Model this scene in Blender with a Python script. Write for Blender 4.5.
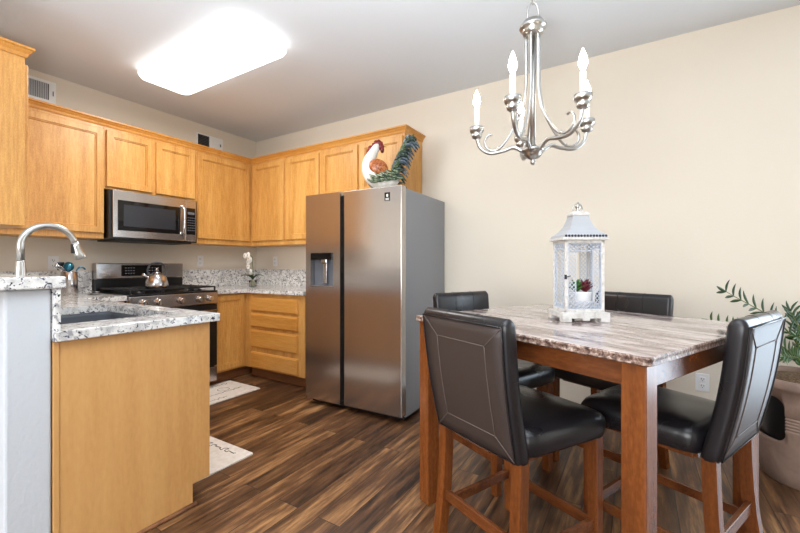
import bpy, bmesh, math, random
from mathutils import Vector, Matrix
PI = math.pi
random.seed(7)
SC = bpy.context.scene
COL = SC.collection
for o in list(bpy.data.objects):
    bpy.data.objects.remove(o)

# ------------------------------------------------------------------ camera, sky, lights, exposure
CAM = Vector((4.062, -3.187, 1.154))
YAW = 0.5497
cd = bpy.data.cameras.new('camera')
cam = bpy.data.objects.new('camera', cd)
COL.objects.link(cam)
cam.location = CAM
cam.rotation_euler = (PI/2, 0, YAW)
cd.sensor_width = 36
cd.lens = 386.335/800*36
cd.shift_y = -1.31/800
cd.clip_start = 0.02
SC.camera = cam

SC.view_settings.view_transform = 'Standard'
SC.view_settings.look = 'None'
SC.view_settings.gamma = 1
SC.view_settings.use_curve_mapping = False
SC.view_settings.exposure = 0.07

world = bpy.data.worlds.new('world')
SC.world = world
world.use_nodes = True
bg = world.node_tree.nodes['Background']
bg.inputs[0].default_value = (0.80, 0.90, 1.0, 1)
bg.inputs[1].default_value = 1.2


def area(name, loc, rot, sx, sy, power, col):
    l = bpy.data.lights.new(name, 'AREA')
    l.shape = 'RECTANGLE'
    l.size, l.size_y = sx, sy
    l.energy = power
    l.color = col
    o = bpy.data.objects.new(name, l)
    COL.objects.link(o)
    o.location = loc
    o.rotation_euler = rot
    return o


# daylight through the patio door (right wall) and the living-room window (behind the camera)
area('patio_daylight', (6.15, .11, 1.06), (-PI/2, 0, 0), 1.7, 2.05, 100, (0.70, 0.85, 1.0))
area('window_daylight', (3.4, -7.42, 1.55), (PI/2, 0, 0), 4.2, 1.9, 215, (0.96, 0.98, 1.0))
# added fill lamp near the camera, aimed up to brighten the ceiling
area('ceiling_fill', (3.9, -3.5, 1.10), (PI-.20, 0, .9), .4, .4, 105, (0.92, 0.97, 1.0)).data.spread = math.radians(125)

# ------------------------------------------------------------------ materials


def srgb(r, g, b):
    def f(c):
        c /= 255
        return c/12.92 if c <= .04045 else ((c+.055)/1.055)**2.4
    return (f(r), f(g), f(b), 1)


def mat(name, col=(200, 200, 200), rough=.5, metal=0, **kw):
    m = bpy.data.materials.new(name)
    m.use_nodes = True
    b = m.node_tree.nodes['Principled BSDF']
    b.inputs['Base Color'].default_value = srgb(*col)
    b.inputs['Roughness'].default_value = rough
    b.inputs['Metallic'].default_value = metal
    for k, v in kw.items():
        b.inputs[k].default_value = v
    return m


class NT:
    """small helper to write node trees"""
    def __init__(s, m):
        s.t = m.node_tree
        s.b = s.t.nodes['Principled BSDF']

    def n(s, typ, **kw):
        x = s.t.nodes.new(typ)
        for k, v in kw.items():
            setattr(x, k, v)
        return x

    def l(s, a, b):
        s.t.links.new(a, b)

    def coord(s, scale=(1, 1, 1), rot=(0, 0, 0), out='Object'):
        tc = s.n('ShaderNodeTexCoord')
        mp = s.n('ShaderNodeMapping')
        mp.inputs['Scale'].default_value = scale
        mp.inputs['Rotation'].default_value = rot
        s.l(tc.outputs[out], mp.inputs['Vector'])
        return mp.outputs[0]

    def noise(s, vec, scale=5, detail=4, rough=.55, dist=0):
        x = s.n('ShaderNodeTexNoise')
        x.inputs['Scale'].default_value = scale
        x.inputs['Detail'].default_value = detail
        x.inputs['Roughness'].default_value = rough
        x.inputs['Distortion'].default_value = dist
        s.l(vec, x.inputs['Vector'])
        return x.outputs['Fac']

    def ramp(s, fac, stops, interp='LINEAR'):
        x = s.n('ShaderNodeValToRGB')
        e = x.color_ramp
        e.interpolation = interp
        while len(e.elements) < len(stops):
            e.elements.new(.5)
        for i, (p, c) in enumerate(stops):
            e.elements[i].position = p
            e.elements[i].color = srgb(*c) if len(c) == 3 else c
        s.l(fac, x.inputs[0])
        return x.outputs[0]

    def mix(s, fac, a, b, mode='MIX'):
        x = s.n('ShaderNodeMix', data_type='RGBA', blend_type=mode)
        if isinstance(fac, (int, float)):
            x.inputs[0].default_value = fac
        else:
            s.l(fac, x.inputs[0])
        for i, v in ((6, a), (7, b)):
            if isinstance(v, tuple):
                x.inputs[i].default_value = v
            else:
                s.l(v, x.inputs[i])
        return x.outputs[2]

    def math(s, op, a, b=None):
        x = s.n('ShaderNodeMath', operation=op)
        for i, v in ((0, a), (1, b)):
            if v is None:
                continue
            if isinstance(v, (int, float)):
                x.inputs[i].default_value = v
            else:
                s.l(v, x.inputs[i])
        return x.outputs[0]

    def bump(s, h, strength=.2, dist=.01):
        x = s.n('ShaderNodeBump')
        x.inputs['Strength'].default_value = strength
        x.inputs['Distance'].default_value = dist
        s.l(h, x.inputs['Height'])
        s.l(x.outputs[0], s.b.inputs['Normal'])

    def color(s, c):
        s.l(c, s.b.inputs['Base Color'])

    def rough(s, r):
        s.l(r, s.b.inputs['Roughness'])


def wood(name, light, midc, dark, axis='z', rough=.38, ring=9, fine=60, contrast=1.0):
    m = mat(name, midc, rough)
    t = NT(m)
    st = {'x': (.09, 1, 1), 'y': (1, .09, 1), 'z': (1, 1, .09)}[axis]
    v = t.coord(st)
    f1 = t.noise(v, 2.6, 2, .5, .4)
    rings = t.math('SINE', t.math('MULTIPLY', f1, ring*6.28))
    rings = t.math('ADD', t.math('MULTIPLY', rings, .5), .5)
    fi = t.noise(v, fine, 5, .65)
    sp = t.noise(t.coord(tuple(.35 if q < .5 else 1 for q in st)), fine*3.2, 2, .5)
    val = t.math('ADD', t.math('MULTIPLY', rings, .14), t.math('MULTIPLY', fi, .56))
    val = t.math('ADD', val, t.math('MULTIPLY', sp, .30))
    val = t.math('ADD', t.math('MULTIPLY', t.math('SUBTRACT', val, .5), contrast), .5)
    c = t.ramp(val, [(.26, dark), (.50, midc), (.76, light)])
    t.color(c)
    t.bump(fi, .06, .003)
    return m


OAK = wood('oak', (226, 178, 108), (212, 157, 84), (186, 128, 60), ring=4, fine=85, contrast=1.25)
OAKH = wood('oak_horizontal', (222, 166, 90), (208, 146, 68), (182, 116, 46), axis='x', ring=4, fine=85)
OAKP = wood('oak_panel', (222, 174, 112), (210, 158, 96), (190, 134, 74), fine=22, ring=4, contrast=.7, rough=.42)
OAKD = wood('oak_trim', (172, 120, 78), (142, 94, 60), (108, 68, 42), axis='x')
SINKM = mat('sink_grey', (84, 88, 96), .4)
CHERRY = wood('cherry', (140, 80, 36), (110, 59, 25), (80, 41, 17), rough=.26, ring=5, fine=40)
CHERRYH = wood('cherry_horizontal', (132, 76, 38), (102, 55, 26), (74, 38, 18), axis='x', rough=.26, ring=5, fine=40)


def make_granite():
    m = mat('granite', (215, 215, 215), .12)
    t = NT(m)
    v = t.coord()
    n1 = t.noise(v, 14, 4, .6)
    base = t.ramp(n1, [(.35, (186, 184, 182)), (.5, (226, 224, 220)), (.7, (240, 239, 236))])
    n2 = t.noise(v, 46, 3, .6, .6)
    c = t.mix(t.ramp(n2, [(.54, (0, 0, 0)), (.62, (255, 255, 255))]), base, srgb(150, 148, 150))
    n3 = t.noise(v, 44, 3, .55, 1.0)
    c = t.mix(t.ramp(n3, [(.61, (0, 0, 0)), (.66, (255, 255, 255))]), c, srgb(66, 70, 90))
    n4 = t.noise(v, 70, 2, .5)
    c = t.mix(t.ramp(n4, [(.64, (0, 0, 0)), (.70, (255, 255, 255))]), c, srgb(40, 40, 48))
    t.color(c)
    return m


GRANITE = make_granite()


def make_marble():
    m = mat('marble', (170, 150, 140), .06)
    t = NT(m)
    v = t.coord((1.0, 5.0, 5.0))
    n1 = t.noise(v, 3.2, 6, .62, .8)
    c = t.ramp(n1, [(.30, (82, 65, 62)), (.42, (134, 116, 112)), (.52, (178, 163, 158)), (.62, (202, 190, 185)), (.75, (110, 90, 86))])
    n2 = t.noise(t.coord((2, 9, 9)), 9, 4, .6, .6)
    c = t.mix(t.ramp(n2, [(.56, (0, 0, 0)), (.68, (190, 190, 190))]), c, srgb(96, 70, 62))
    t.color(c)
    return m


def make_marble_edge():
    m = mat('marble_edge', (120, 100, 90), .35)
    t = NT(m)
    n1 = t.noise(t.coord(), 70, 4, .65, .5)
    t.color(t.ramp(n1, [(.36, (52, 36, 32)), (.48, (118, 92, 80)), (.58, (168, 144, 130)), (.70, (206, 190, 178))]))
    t.bump(n1, .5, .004)
    return m


MARBLE = make_marble()
MARBLE_EDGE = make_marble_edge()


def make_floor():
    m = mat('floor_planks', (90, 60, 35), .32)
    t = NT(m)
    br = t.n('ShaderNodeTexBrick', offset=.37, squash=1)
    br.inputs['Color1'].default_value = (0, 0, 0, 1)
    br.inputs['Color2'].default_value = (1, 1, 1, 1)
    br.inputs['Mortar'].default_value = (.3, .3, .3, 1)
    br.inputs['Scale'].default_value = 1
    br.inputs['Mortar Size'].default_value = .0022
    br.inputs['Bias'].default_value = 0
    br.inputs['Brick Width'].default_value = 1.15
    br.inputs['Row Height'].default_value = .128
    t.l(t.coord((1, 1, 1), (0, 0, PI/2)), br.inputs['Vector'])
    v = t.coord((1, .09, 1))
    # strips inside each plank, shifted per plank
    comb = t.n('ShaderNodeVectorMath', operation='ADD')
    t.l(v, comb.inputs[0])
    t.l(br.outputs['Color'], comb.inputs[1])
    s1 = t.noise(comb.outputs[0], 26, 2, .5)
    s2 = t.noise(comb.outputs[0], 60, 5, .7)
    sep = t.n('ShaderNodeSeparateColor')
    t.l(br.outputs['Color'], sep.inputs[0])
    val = t.math('ADD', t.math('MULTIPLY', s1, .52), t.math('MULTIPLY', s2, .48))
    val = t.math('ADD', val, t.math('MULTIPLY', t.math('SUBTRACT', sep.outputs[0], .5), .16))
    c = t.ramp(val, [(.35, (40, 26, 18)), (.45, (80, 54, 35)), (.54, (104, 72, 47)), (.63, (148, 108, 70)), (.76, (188, 146, 98))])
    c = t.mix(br.outputs['Fac'], c, srgb(44, 30, 22))
    t.color(c)
    t.rough(t.math('ADD', t.math('MULTIPLY', s2, .2), .24))
    t.bump(t.math('SUBTRACT', t.math('MULTIPLY', s2, .3), br.outputs['Fac']), .25, .003)
    return m


FLOOR = make_floor()


def make_wall(name, col, bump=.12):
    m = mat(name, col, .75)
    t = NT(m)
    n = t.noise(t.coord(out='Object'), 60, 3, .5)
    t.bump(n, bump, .006)
    return m


WALL = make_wall('cream_wall', (227, 217, 201))
HALF = make_wall('white_wall', (202, 206, 211), .35)
CEIL = make_wall('ceiling_paint', (225, 230, 237), .08)
WHITE = mat('white_paint', (238, 238, 236), .4)
PLASTIC = mat('white_plastic', (235, 235, 235), .35)
SLOT = mat('slot_dark', (40, 40, 42), .6)


def make_steel(name, col, rough, axis=(1, 60, 60)):
    m = mat(name, col, rough, .95)
    t = NT(m)
    n = t.noise(t.coord(axis), 12, 2, .5)
    t.rough(t.math('ADD', t.math('MULTIPLY', n, .05), rough-.025))
    return m


STEEL = make_steel('stainless', (190, 185, 183), .18)
STEELV = make_steel('stainless_dark', (160, 158, 158), .3)
NICKEL = mat('brushed_nickel', (188, 186, 182), .28, 1)
CHROME = mat('chrome', (215, 215, 218), .12, 1)
FRIDGE_SIDE = mat('fridge_grey', (140, 142, 147), .5)
BLACK = mat('black_plastic', (16, 16, 18), .3)
BLACKG = mat('black_glass', (10, 10, 12), .06)
IRON = mat('cast_iron', (18, 18, 19), .5)
GREYP = mat('grey_plastic', (92, 96, 104), .35)


def make_leather():
    m = mat('leather', (30, 28, 31), .3)
    t = NT(m)
    n = t.noise(t.coord(), 160, 3, .6)
    n2 = t.noise(t.coord(), 7, 0, .5)
    t.bump(n2, .12, .006)
    t.rough(t.math('ADD', t.math('MULTIPLY', n2, .16), .22))
    return m


LEATHER = make_leather()
LEATHERB = mat('leather_back', (60, 49, 45), .5)
THREAD = mat('thread', (96, 84, 78), .6)
SEAM = mat('dark_seam', (14, 13, 14), .6)
GLOW = mat('lamp_diffuser', (255, 250, 240), .4)
_b = GLOW.node_tree.nodes['Principled BSDF']
_b.inputs['Emission Color'].default_value = (1, .97, .92, 1)
_b.inputs['Emission Strength'].default_value = 2.6
BULB = mat('bulb_glow', (255, 250, 240), .3)
_b = BULB.node_tree.nodes['Principled BSDF']
_b.inputs['Emission Color'].default_value = (1, .93, .8, 1)
_b.inputs['Emission Strength'].default_value = 22.0
CANDLE = mat('candle_sleeve', (245, 240, 228), .5)
GLASS = mat('clear_glass', (235, 240, 240), .03)
_b = GLASS.node_tree.nodes['Principled BSDF']
_b.inputs['Transmission Weight'].default_value = 1.0
_b.inputs['IOR'].default_value = 1.2
PETAL = mat('petal', (245, 242, 236), .5)
LEAF = mat('leaf', (78, 106, 58), .4)
LEAFD = mat('dark_leaf', (44, 72, 36), .35)
STEMM = mat('stem', (96, 112, 52), .5)


def mottled(name, stops, scale=20, rough=.5, dist=.5, bump=0):
    m = mat(name, stops[0][1], rough)
    t = NT(m)
    n = t.noise(t.coord(), scale, 4, .6, dist)
    t.color(t.ramp(n, stops))
    if bump:
        t.bump(n, bump, .004)
    return m


POT = mottled('clay_pot', [(.3, (122, 100, 88)), (.5, (140, 116, 102)), (.7, (154, 130, 115))], 7, .55)
SOIL = mottled('soil', [(.35, (50, 36, 24)), (.5, (96, 72, 48)), (.65, (130, 104, 72))], 90, .9, .5, .8)
MATC = mottled('mat_cream', [(.3, (214, 204, 192)), (.6, (226, 218, 208))], 30, .8)
INK = mat('mat_ink', (70, 62, 58), .8)
LANT = mottled('lantern_white', [(.35, (190, 186, 180)), (.5, (210, 206, 200)), (.7, (220, 217, 212))], 40, .6)
LANTG = mat('lantern_grille', (196, 202, 212), .5)
ROOF = mat('lantern_roof', (176, 178, 182), .45)

# ------------------------------------------------------------------ mesh helpers


def B():
    return bmesh.new()


def box(bm, c0, c1, bev=0, seg=2, mi=0):
    x0, y0, z0 = [min(a, b) for a, b in zip(c0, c1)]
    x1, y1, z1 = [max(a, b) for a, b in zip(c0, c1)]
    t = bmesh.new()
    bmesh.ops.create_cube(t, size=1)
    for v in t.verts:
        v.co = Vector((x0+(v.co.x+.5)*(x1-x0), y0+(v.co.y+.5)*(y1-y0), z0+(v.co.z+.5)*(z1-z0)))
    if bev:
        bmesh.ops.bevel(t, geom=list(t.edges), offset=min(bev, .49*min(x1-x0, y1-y0, z1-z0)), segments=seg, affect='EDGES', profile=.5)
    merge(bm, t, mi=mi)
    return bm


def merge(bm, t, mat4=None, mi=0):
    vm = {}
    for v in t.verts:
        vm[v] = bm.verts.new(mat4 @ v.co if mat4 else v.co)
    for f in t.faces:
        try:
            nf = bm.faces.new([vm[v] for v in f.verts])
            nf.smooth = f.smooth
            nf.material_index = mi or f.material_index
        except ValueError:
            pass
    t.free()


def bar(bm, a, b, w, h, up=(0, 0, 1), bev=.003, w2=None, h2=None):
    """square bar from a to b"""
    a, b = Vector(a), Vector(b)
    d = (b-a).normalized()
    s = d.cross(Vector(up))
    if s.length < 1e-4:
        s = d.cross(Vector((0, 1, 0)))
    s.normalize()
    u = s.cross(d)
    w2 = w2 or w
    h2 = h2 or h
    t = bmesh.new()
    vs = []
    for p, ww, hh in ((a, w, h), (b, w2, h2)):
        for i, j in ((-1, -1), (1, -1), (1, 1), (-1, 1)):
            vs.append(t.verts.new(p+s*i*ww/2+u*j*hh/2))
    t.faces.new(vs[3::-1])
    t.faces.new(vs[4:])
    for i in range(4):
        t.faces.new((vs[i], vs[(i+1) % 4], vs[4+(i+1) % 4], vs[4+i]))
    if bev:
        bmesh.ops.bevel(t, geom=list(t.edges), offset=bev, segments=2, affect='EDGES', profile=.5)
    bmesh.ops.recalc_face_normals(t, faces=t.faces)
    merge(bm, t)
    return bm


def loft(bm, rings, cap=True, closed=True, smooth=True, mi=0):
    """rings: list of equal-length lists of points"""
    vr = [[bm.verts.new(p) for p in r] for r in rings]
    n = len(vr[0])
    for i in range(len(vr)-1):
        for j in range(n if closed else n-1):
            f = bm.faces.new((vr[i][j], vr[i][(j+1) % n], vr[i+1][(j+1) % n], vr[i+1][j]))
            f.smooth = smooth
            f.material_index = mi
    if cap and closed:
        for r, rev in ((vr[0], True), (vr[-1], False)):
            f = bm.faces.new(r[::-1] if rev else r)
            f.material_index = mi
            f.smooth = False
    return bm


def frames(pts):
    out = []
    prev = None
    for i, p in enumerate(pts):
        a = pts[max(i-1, 0)]
        b = pts[min(i+1, len(pts)-1)]
        d = (b-a).normalized()
        if prev is None:
            s = d.cross(Vector((0, 0, 1)))
            if s.length < .05:
                s = d.cross(Vector((0, 1, 0)))
        else:
            s = prev-d*prev.dot(d)
        s.normalize()
        prev = s
        out.append((s, d.cross(s)))
    return out


def tube(bm, pts, r, n=10, flat=1.0, cap=True, mi=0):
    pts = [Vector(p) for p in pts]
    if not isinstance(r, (list, tuple)):
        r = [r]*len(pts)
    rings = []
    for p, (s, u), rr in zip(pts, frames(pts), r):
        rings.append([p+s*math.cos(2*PI*k/n)*rr+u*math.sin(2*PI*k/n)*rr*flat for k in range(n)])
    return loft(bm, rings, cap, mi=mi)


def smooth_path(pts, sub=6):
    """Catmull-Rom through control points"""
    P = [Vector(p) for p in pts]
    P = [P[0]*2-P[1]]+P+[P[-1]*2-P[-2]]
    out = []
    for i in range(1, len(P)-2):
        for k in range(sub):
            t = k/sub
            a, b, c, d = P[i-1:i+3]
            out.append(.5*((2*b)+(c-a)*t+(2*a-5*b+4*c-d)*t*t+(3*b-a-3*c+d)*t**3))
    out.append(P[-2].copy())
    return out


def lathe(bm, prof, c=(0, 0, 0), n=32, cap=True, mi=0):
    """prof: (radius, z) pairs"""
    c = Vector(c)
    rings = [[c+Vector((r*math.cos(2*PI*k/n), r*math.sin(2*PI*k/n), z)) for k in range(n)] for r, z in prof]
    return loft(bm, rings, cap, mi=mi)


def ball(bm, c, r, sc=(1, 1, 1), seg=16, rings=10, rot=None):
    t = bmesh.new()
    bmesh.ops.create_uvsphere(t, u_segments=seg, v_segments=rings, radius=r)
    for f in t.faces:
        f.smooth = True
    M = Matrix.Translation(Vector(c)) @ (rot.to_4x4() if rot else Matrix.Identity(4)) @ Matrix.Diagonal((*sc, 1))
    merge(bm, t, M)
    return bm


def prism(bm, poly, z0, z1, bev=0):
    """poly (x,y) ccw extruded z0..z1"""
    t = bmesh.new()
    lo = [t.verts.new((x, y, z0)) for x, y in poly]
    hi = [t.verts.new((x, y, z1)) for x, y in poly]
    t.faces.new(lo[::-1])
    t.faces.new(hi)
    n = len(poly)
    for i in range(n):
        t.faces.new((lo[i], lo[(i+1) % n], hi[(i+1) % n], hi[i]))
    if bev:
        bmesh.ops.bevel(t, geom=[e for e in t.edges], offset=bev, segments=2, affect='EDGES', profile=.5)
    merge(bm, t)
    return bm


def rrect(w, h, r, n=5):
    """rounded rectangle outline centred at 0, ccw"""
    out = []
    for cx, cy, a0 in ((w/2-r, h/2-r, 0), (-w/2+r, h/2-r, PI/2), (-w/2+r, -h/2+r, PI), (w/2-r, -h/2+r, 1.5*PI)):
        for k in range(n+1):
            a = a0+PI/2*k/n
            out.append((cx+r*math.cos(a), cy+r*math.sin(a)))
    return out


def obj(name, bm, m, parent=None, label=None, recalc=True):
    if recalc:
        bmesh.ops.recalc_face_normals(bm, faces=bm.faces)
    me = bpy.data.meshes.new(name)
    bm.to_mesh(me)
    bm.free()
    for x in (m if isinstance(m, (list, tuple)) else [m]):
        me.materials.append(x)
    o = bpy.data.objects.new(name, me)
    COL.objects.link(o)
    if parent:
        o.parent = parent
    if label:
        o['label'] = label
    return o


def tag(o, label, cat, group=None, kind=None):
    o['label'] = label
    o['category'] = cat
    if group:
        o['group'] = group
    if kind:
        o['kind'] = kind
    return o


def thing(name, label, cat, loc=(0, 0, 0), rz=0, group=None):
    o = bpy.data.objects.new(name, None)
    o.empty_display_size = .1
    COL.objects.link(o)
    o.location = loc
    o.rotation_euler = (0, 0, rz)
    return tag(o, label, cat, group)


def struct(name, bm, m, label, cat):
    return tag(obj(name, bm, m), label, cat, kind='structure')


def dup(root, loc, rz, label):
    r = root.copy()
    COL.objects.link(r)
    r.location = loc
    r.rotation_euler = (0, 0, rz)
    r['label'] = label

    def rec(src, dst):
        for ch in src.children:
            c = ch.copy()
            COL.objects.link(c)
            c.parent = dst
            rec(ch, c)
    rec(root, r)
    return r


# ------------------------------------------------------------------ room shell
CZ = 2.697
XR, YB = 7.3, -7.3
bm = B(); box(bm, (-.15, YB-.15, -.1), (XR+.15, .15, 0))
struct('floor', bm, FLOOR, 'dark brown wood plank floor with lighter tan strips', 'floor')
bm = B(); box(bm, (-.15, YB-.15, CZ), (XR+.15, .15, CZ+.1))
struct('ceiling', bm, CEIL, 'flat pale grey white ceiling', 'ceiling')
bm = B(); box(bm, (-.15, YB, 0), (0, 0, CZ))
struct('wall_left', bm, WALL, 'cream kitchen wall behind the range and microwave', 'wall')
bm = B(); box(bm, (-.15, 0, 0), (5.3, .15, CZ)); box(bm, (5.3, 0, 2.1), (7.0, .15, CZ)); box(bm, (7.0, 0, 0), (XR+.15, .15, CZ))
struct('wall_back', bm, WALL, 'long cream wall behind the refrigerator and dining table', 'wall')
# right wall with a patio door opening, near wall with a window opening
bm = B()
box(bm, (XR, YB, 0), (XR+.15, 0, CZ))
struct('wall_right', bm, WALL, 'plain cream wall at the right end of the room', 'wall')
bm = B()
box(bm, (-.15, YB-.15, 0), (1.2, YB, CZ)); box(bm, (5.6, YB-.15, 0), (XR+.15, YB, CZ))
box(bm, (1.2, YB-.15, 0), (5.6, YB, .55)); box(bm, (1.2, YB-.15, 2.55), (5.6, YB, CZ))
struct('wall_front', bm, WALL, 'cream wall with a wide window opening', 'wall')
bm = B()
for x in (5.3, 6.115, 6.93):
    box(bm, (x, .03, 0), (x+.07, .09, 2.1))
box(bm, (5.3, .03, 2.03), (7.0, .09, 2.1)); box(bm, (5.3, .03, 0), (7.0, .09, .05))
struct('door_1', bm, WHITE, 'white frame of the patio door', 'door')
bm = B()
for x in (1.2, 2.64, 4.08, 5.54):
    box(bm, (x, YB-.09, .55), (x+.06, YB-.03, 2.55))
box(bm, (1.2, YB-.09, .55), (5.6, YB-.03, .61)); box(bm, (1.2, YB-.09, 2.49), (5.6, YB-.03, 2.55))
struct('window_1', bm, WHITE, 'white frame of the wide window', 'window')
# stub wall beside the kitchen and the half wall under the bar top
bm = B(); box(bm, (0, -2.775, 0), (1.17, -2.651, CZ))
struct('wall_kitchen', bm, WALL, 'cream wall carrying the oak upper cabinet at the left', 'wall')
bm = B(); box(bm, (1.171, -2.775, 0), (2.247, -2.651, 1.068), .008)
struct('wall_peninsula', bm, HALF, 'white textured half wall under the granite bar top', 'wall')
bm = B(); box(bm, (2.66, -.014, 0), (5.28, -.0005, .085), .004)
struct('baseboard_back', bm, WHITE, 'white baseboard along the dining wall', 'baseboard')

# ------------------------------------------------------------------ cabinets
# local frame of a unit: x = width, y = depth (0 at the front, + towards the wall), z up


def door_mesh(x0, x1, z0, z1, y=0., t=.02, kind='panel'):
    bm = B()

    def rect(i, d):
        return [(x0+i, y-d, z0+i), (x1-i, y-d, z0+i), (x1-i, y-d, z1-i), (x0+i, y-d, z1-i)]
    if kind == 'panel':
        prof = [(0, 0), (0, t-.004), (.004, t), (.048, t), (.049, t-.008), (.057, t-.007), (.060, t-.014), (.068, t-.014)]
    else:
        prof = [(0, 0), (0, t-.008), (.006, t-.006), (.014, t), (.02, t)]
    loft(bm, [rect(*p) for p in prof], smooth=False)
    return bm


def unit(name, label, loc, rz, w, d, h, doors=(), drawers=(), toe=0, hm=OAK):
    d -= .004
    t = thing(name, label, 'cabinet', loc, rz)
    bm = B()
    if toe:
        box(bm, (0, .0, toe), (w, d, h), .0015)
        tk = B(); box(tk, (0, .075, 0), (w, d, toe-.0005))
        obj('toe_kick', tk, OAKD, t)
    else:
        box(bm, (0, 0, 0), (w, d, h), .0015)
    obj('body', bm, hm, t)
    for (a, b, z0, z1) in doors:
        obj('door', door_mesh(a, b, z0, z1), hm, t)
    for (a, b, z0, z1) in drawers:
        obj('drawer', door_mesh(a, b, z0, z1, kind='drawer'), OAKH, t)
    return t


UB, UT = 1.372, 2.30
UD = .32
RA = PI/2    # facing +x
# wall_left uppers: local x runs along +y
unit('upper_cabinet', 'oak upper cabinet with one wide door left of the microwave', (UD, -2.449, UB), RA, .70, UD, UT-UB,
     doors=[(.10, .695, .045, .90)])
unit('upper_cabinet', 'short two-door oak cabinet directly above the microwave', (UD, -1.747, 1.787), RA, .772, UD, UT-1.787,
     doors=[(.012, .370, .018, .485), (.398, .76, .018, .485)])
unit('upper_cabinet', 'oak upper cabinet between the microwave and the room corner', (UD, -.973, UB), RA, .973, UD, UT-UB,
     doors=[(.018, .615, .05, .90)])
# wall_back uppers
unit('upper_cabinet', 'two-door oak upper cabinet between room corner and refrigerator', (UD+.002, -UD, UB), 0, 1.06, UD, UT-UB,
     doors=[(.035, .543, .05, .90), (.578, 1.045, .05, .90)])
unit('upper_cabinet', 'short two-door oak cabinet above the refrigerator behind the rooster', (1.384, -UD, 1.80), 0, .97, UD, UT-1.80,
     doors=[(.025, .468, .02, .475), (.505, .955, .02, .475)])
# upper cabinet on the stub wall, facing +y, its end panel towards the dining room
t = unit('upper_cabinet', 'oak upper cabinet at left edge of photo with plain end panel', (1.178, -2.449, UB), PI, .85, .205, UT-UB,
         doors=[(.02, .41, .045, .9), (.44, .83, .045, .9)])


def crown(label, path, z0, inner=False):
    """path of (x,y) along the cabinet fronts with outward normals; profile (out, up)"""
    prof = [(0, 0), (.006, 0), (.010, .010), (.012, .020), (.020, .030), (.026, .040), (.034, .044), (.034, .056), (0, .056)]
    bm = B()
    rings = []
    n = len(path)
    for i, (x, y) in enumerate(path):
        p = Vector((x, y))
        ds = []
        if i > 0:
            ds.append((p-Vector(path[i-1])).normalized())
        if i < n-1:
            ds.append((Vector(path[i+1])-p).normalized())
        ns = [Vector((d.y, -d.x)) for d in ds]
        m = ns[0] if len(ns) == 1 else (ns[0]+ns[1])/(1+ns[0].dot(ns[1]))
        rings.append([(x+m.x*o, y+m.y*o, z0+u) for o, u in prof])
    loft(bm, rings, smooth=False)
    o = obj('crown_molding', bm, OAKH)
    return tag(o, label, 'molding')


crown('long oak crown molding running over the microwave, corner and refrigerator cabinets',
      [(UD, -2.41), (UD, -UD), (2.354, -UD), (2.354, -.002)], UT)
crown('short oak crown molding on the cabinet at left edge of photo', [(.40, -2.449), (1.178, -2.449), (1.178, -2.655)][::-1], UT)

# base cabinets
unit('base_cabinet', 'narrow oak base cabinet with one door right of the range', (.61, -.962, 0), RA, .96, .608, .873,
     doors=[(.014, .315, .128, .858)], toe=.11)
unit('base_cabinet', 'oak base cabinet with a stack of four drawers left of refrigerator', (.612, -.61, 0), 0, .845, .608, .873,
     drawers=[(.094, .76, .690, .838), (.094, .76, .530, .668), (.094, .76, .324, .500), (.094, .76, .118, .276)], toe=.11)
unit('base_cabinet', 'oak base cabinet left of the range behind the peninsula', (.61, -2.04, 0), RA, .318, .608, .873,
     doors=[(.014, .284, .128, .70)], drawers=[(.014, .284, .72, .858)], toe=.11)
# peninsula cabinet, fronts face +y, end panel faces +x
t = thing('peninsula_cabinet', 'oak peninsula sink cabinet with large plain end panel', 'cabinet', (2.245, -2.04, 0), PI)
bm = B()
# open-topped carcass: floor, back, ends, front rail
box(bm, (.02, 0, .105), (.06, .605, .873)); box(bm, (.02, .085, 0), (1.63, .605, .12))
box(bm, (.02, .58, .105), (1.63, .605, .873)); box(bm, (.06, 0, .105), (1.63, .02, .873)); box(bm, (1.61, 0, .105), (1.63, .605, .873))
obj('body', bm, OAK, t)
for a, b in ((.03, .40), (.43, .80), (.83, 1.2), (1.23, 1.6)):
    obj('door', door_mesh(a, b, .128, .70), OAK, t)
    obj('drawer', door_mesh(a, b, .72, .858, kind='drawer'), OAKH, t)
bm = B()
prof = [(0, .105), (.086, .105), (.086, 0), (.588, 0), (.588, .873), (0, .873)]
loft(bm, [[(0.019, y, z) for y, z in prof], [(0.0, y, z) for y, z in prof]], smooth=False)
obj('end_panel', bm, OAKP, t)
bm = B(); box(bm, (-.004, .588, 0), (.018, .6075, .873), .003)
obj('corner_trim', bm, OAKP, t)
bm = B(); tube(bm, [(-.0, .07, .0), (-.0, .59, .0)], .016, 10)
for v in bm.verts:
    v.co.z = max(v.co.z, 0)
    v.co.x = min(v.co.x, 0)
obj('quarter_round', bm, OAKD, t)

# ------------------------------------------------------------------ granite
CT, CB_ = .914, .875
SX0, SX1, SY0, SY1 = 1.325, 2.068, -2.57, -2.118      # sink cut-out
t = thing('countertop', 'speckled granite countertop with sink on the peninsula', 'countertop', (0, 0, 0))
bm = B()
box(bm, (0, -2.003, CB_), (.65, -1.720, CT))
box(bm, (0, -2.649, CB_), (SX0, -2.003, CT)); box(bm, (SX1, -2.649, CB_), (2.277, -2.003, CT), .004)
box(bm, (SX0, -2.649, CB_), (SX1, SY0, CT)); box(bm, (SX0, SY1, CB_), (SX1, -2.003, CT))
obj('slab', bm, GRANITE, t)
bm = B()
box(bm, (0, -2.636, CT), (.02, -1.720, 1.105))
obj('backsplash', bm, GRANITE, t)
bm = B()
box(bm, (0, -2.649, CT), (2.268, -2.630, 1.067), .002)
obj('backsplash', bm, GRANITE, t)
t = thing('countertop', 'speckled granite countertop in the corner under the orchid', 'countertop', (0, 0, 0))
bm = B()
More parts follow.
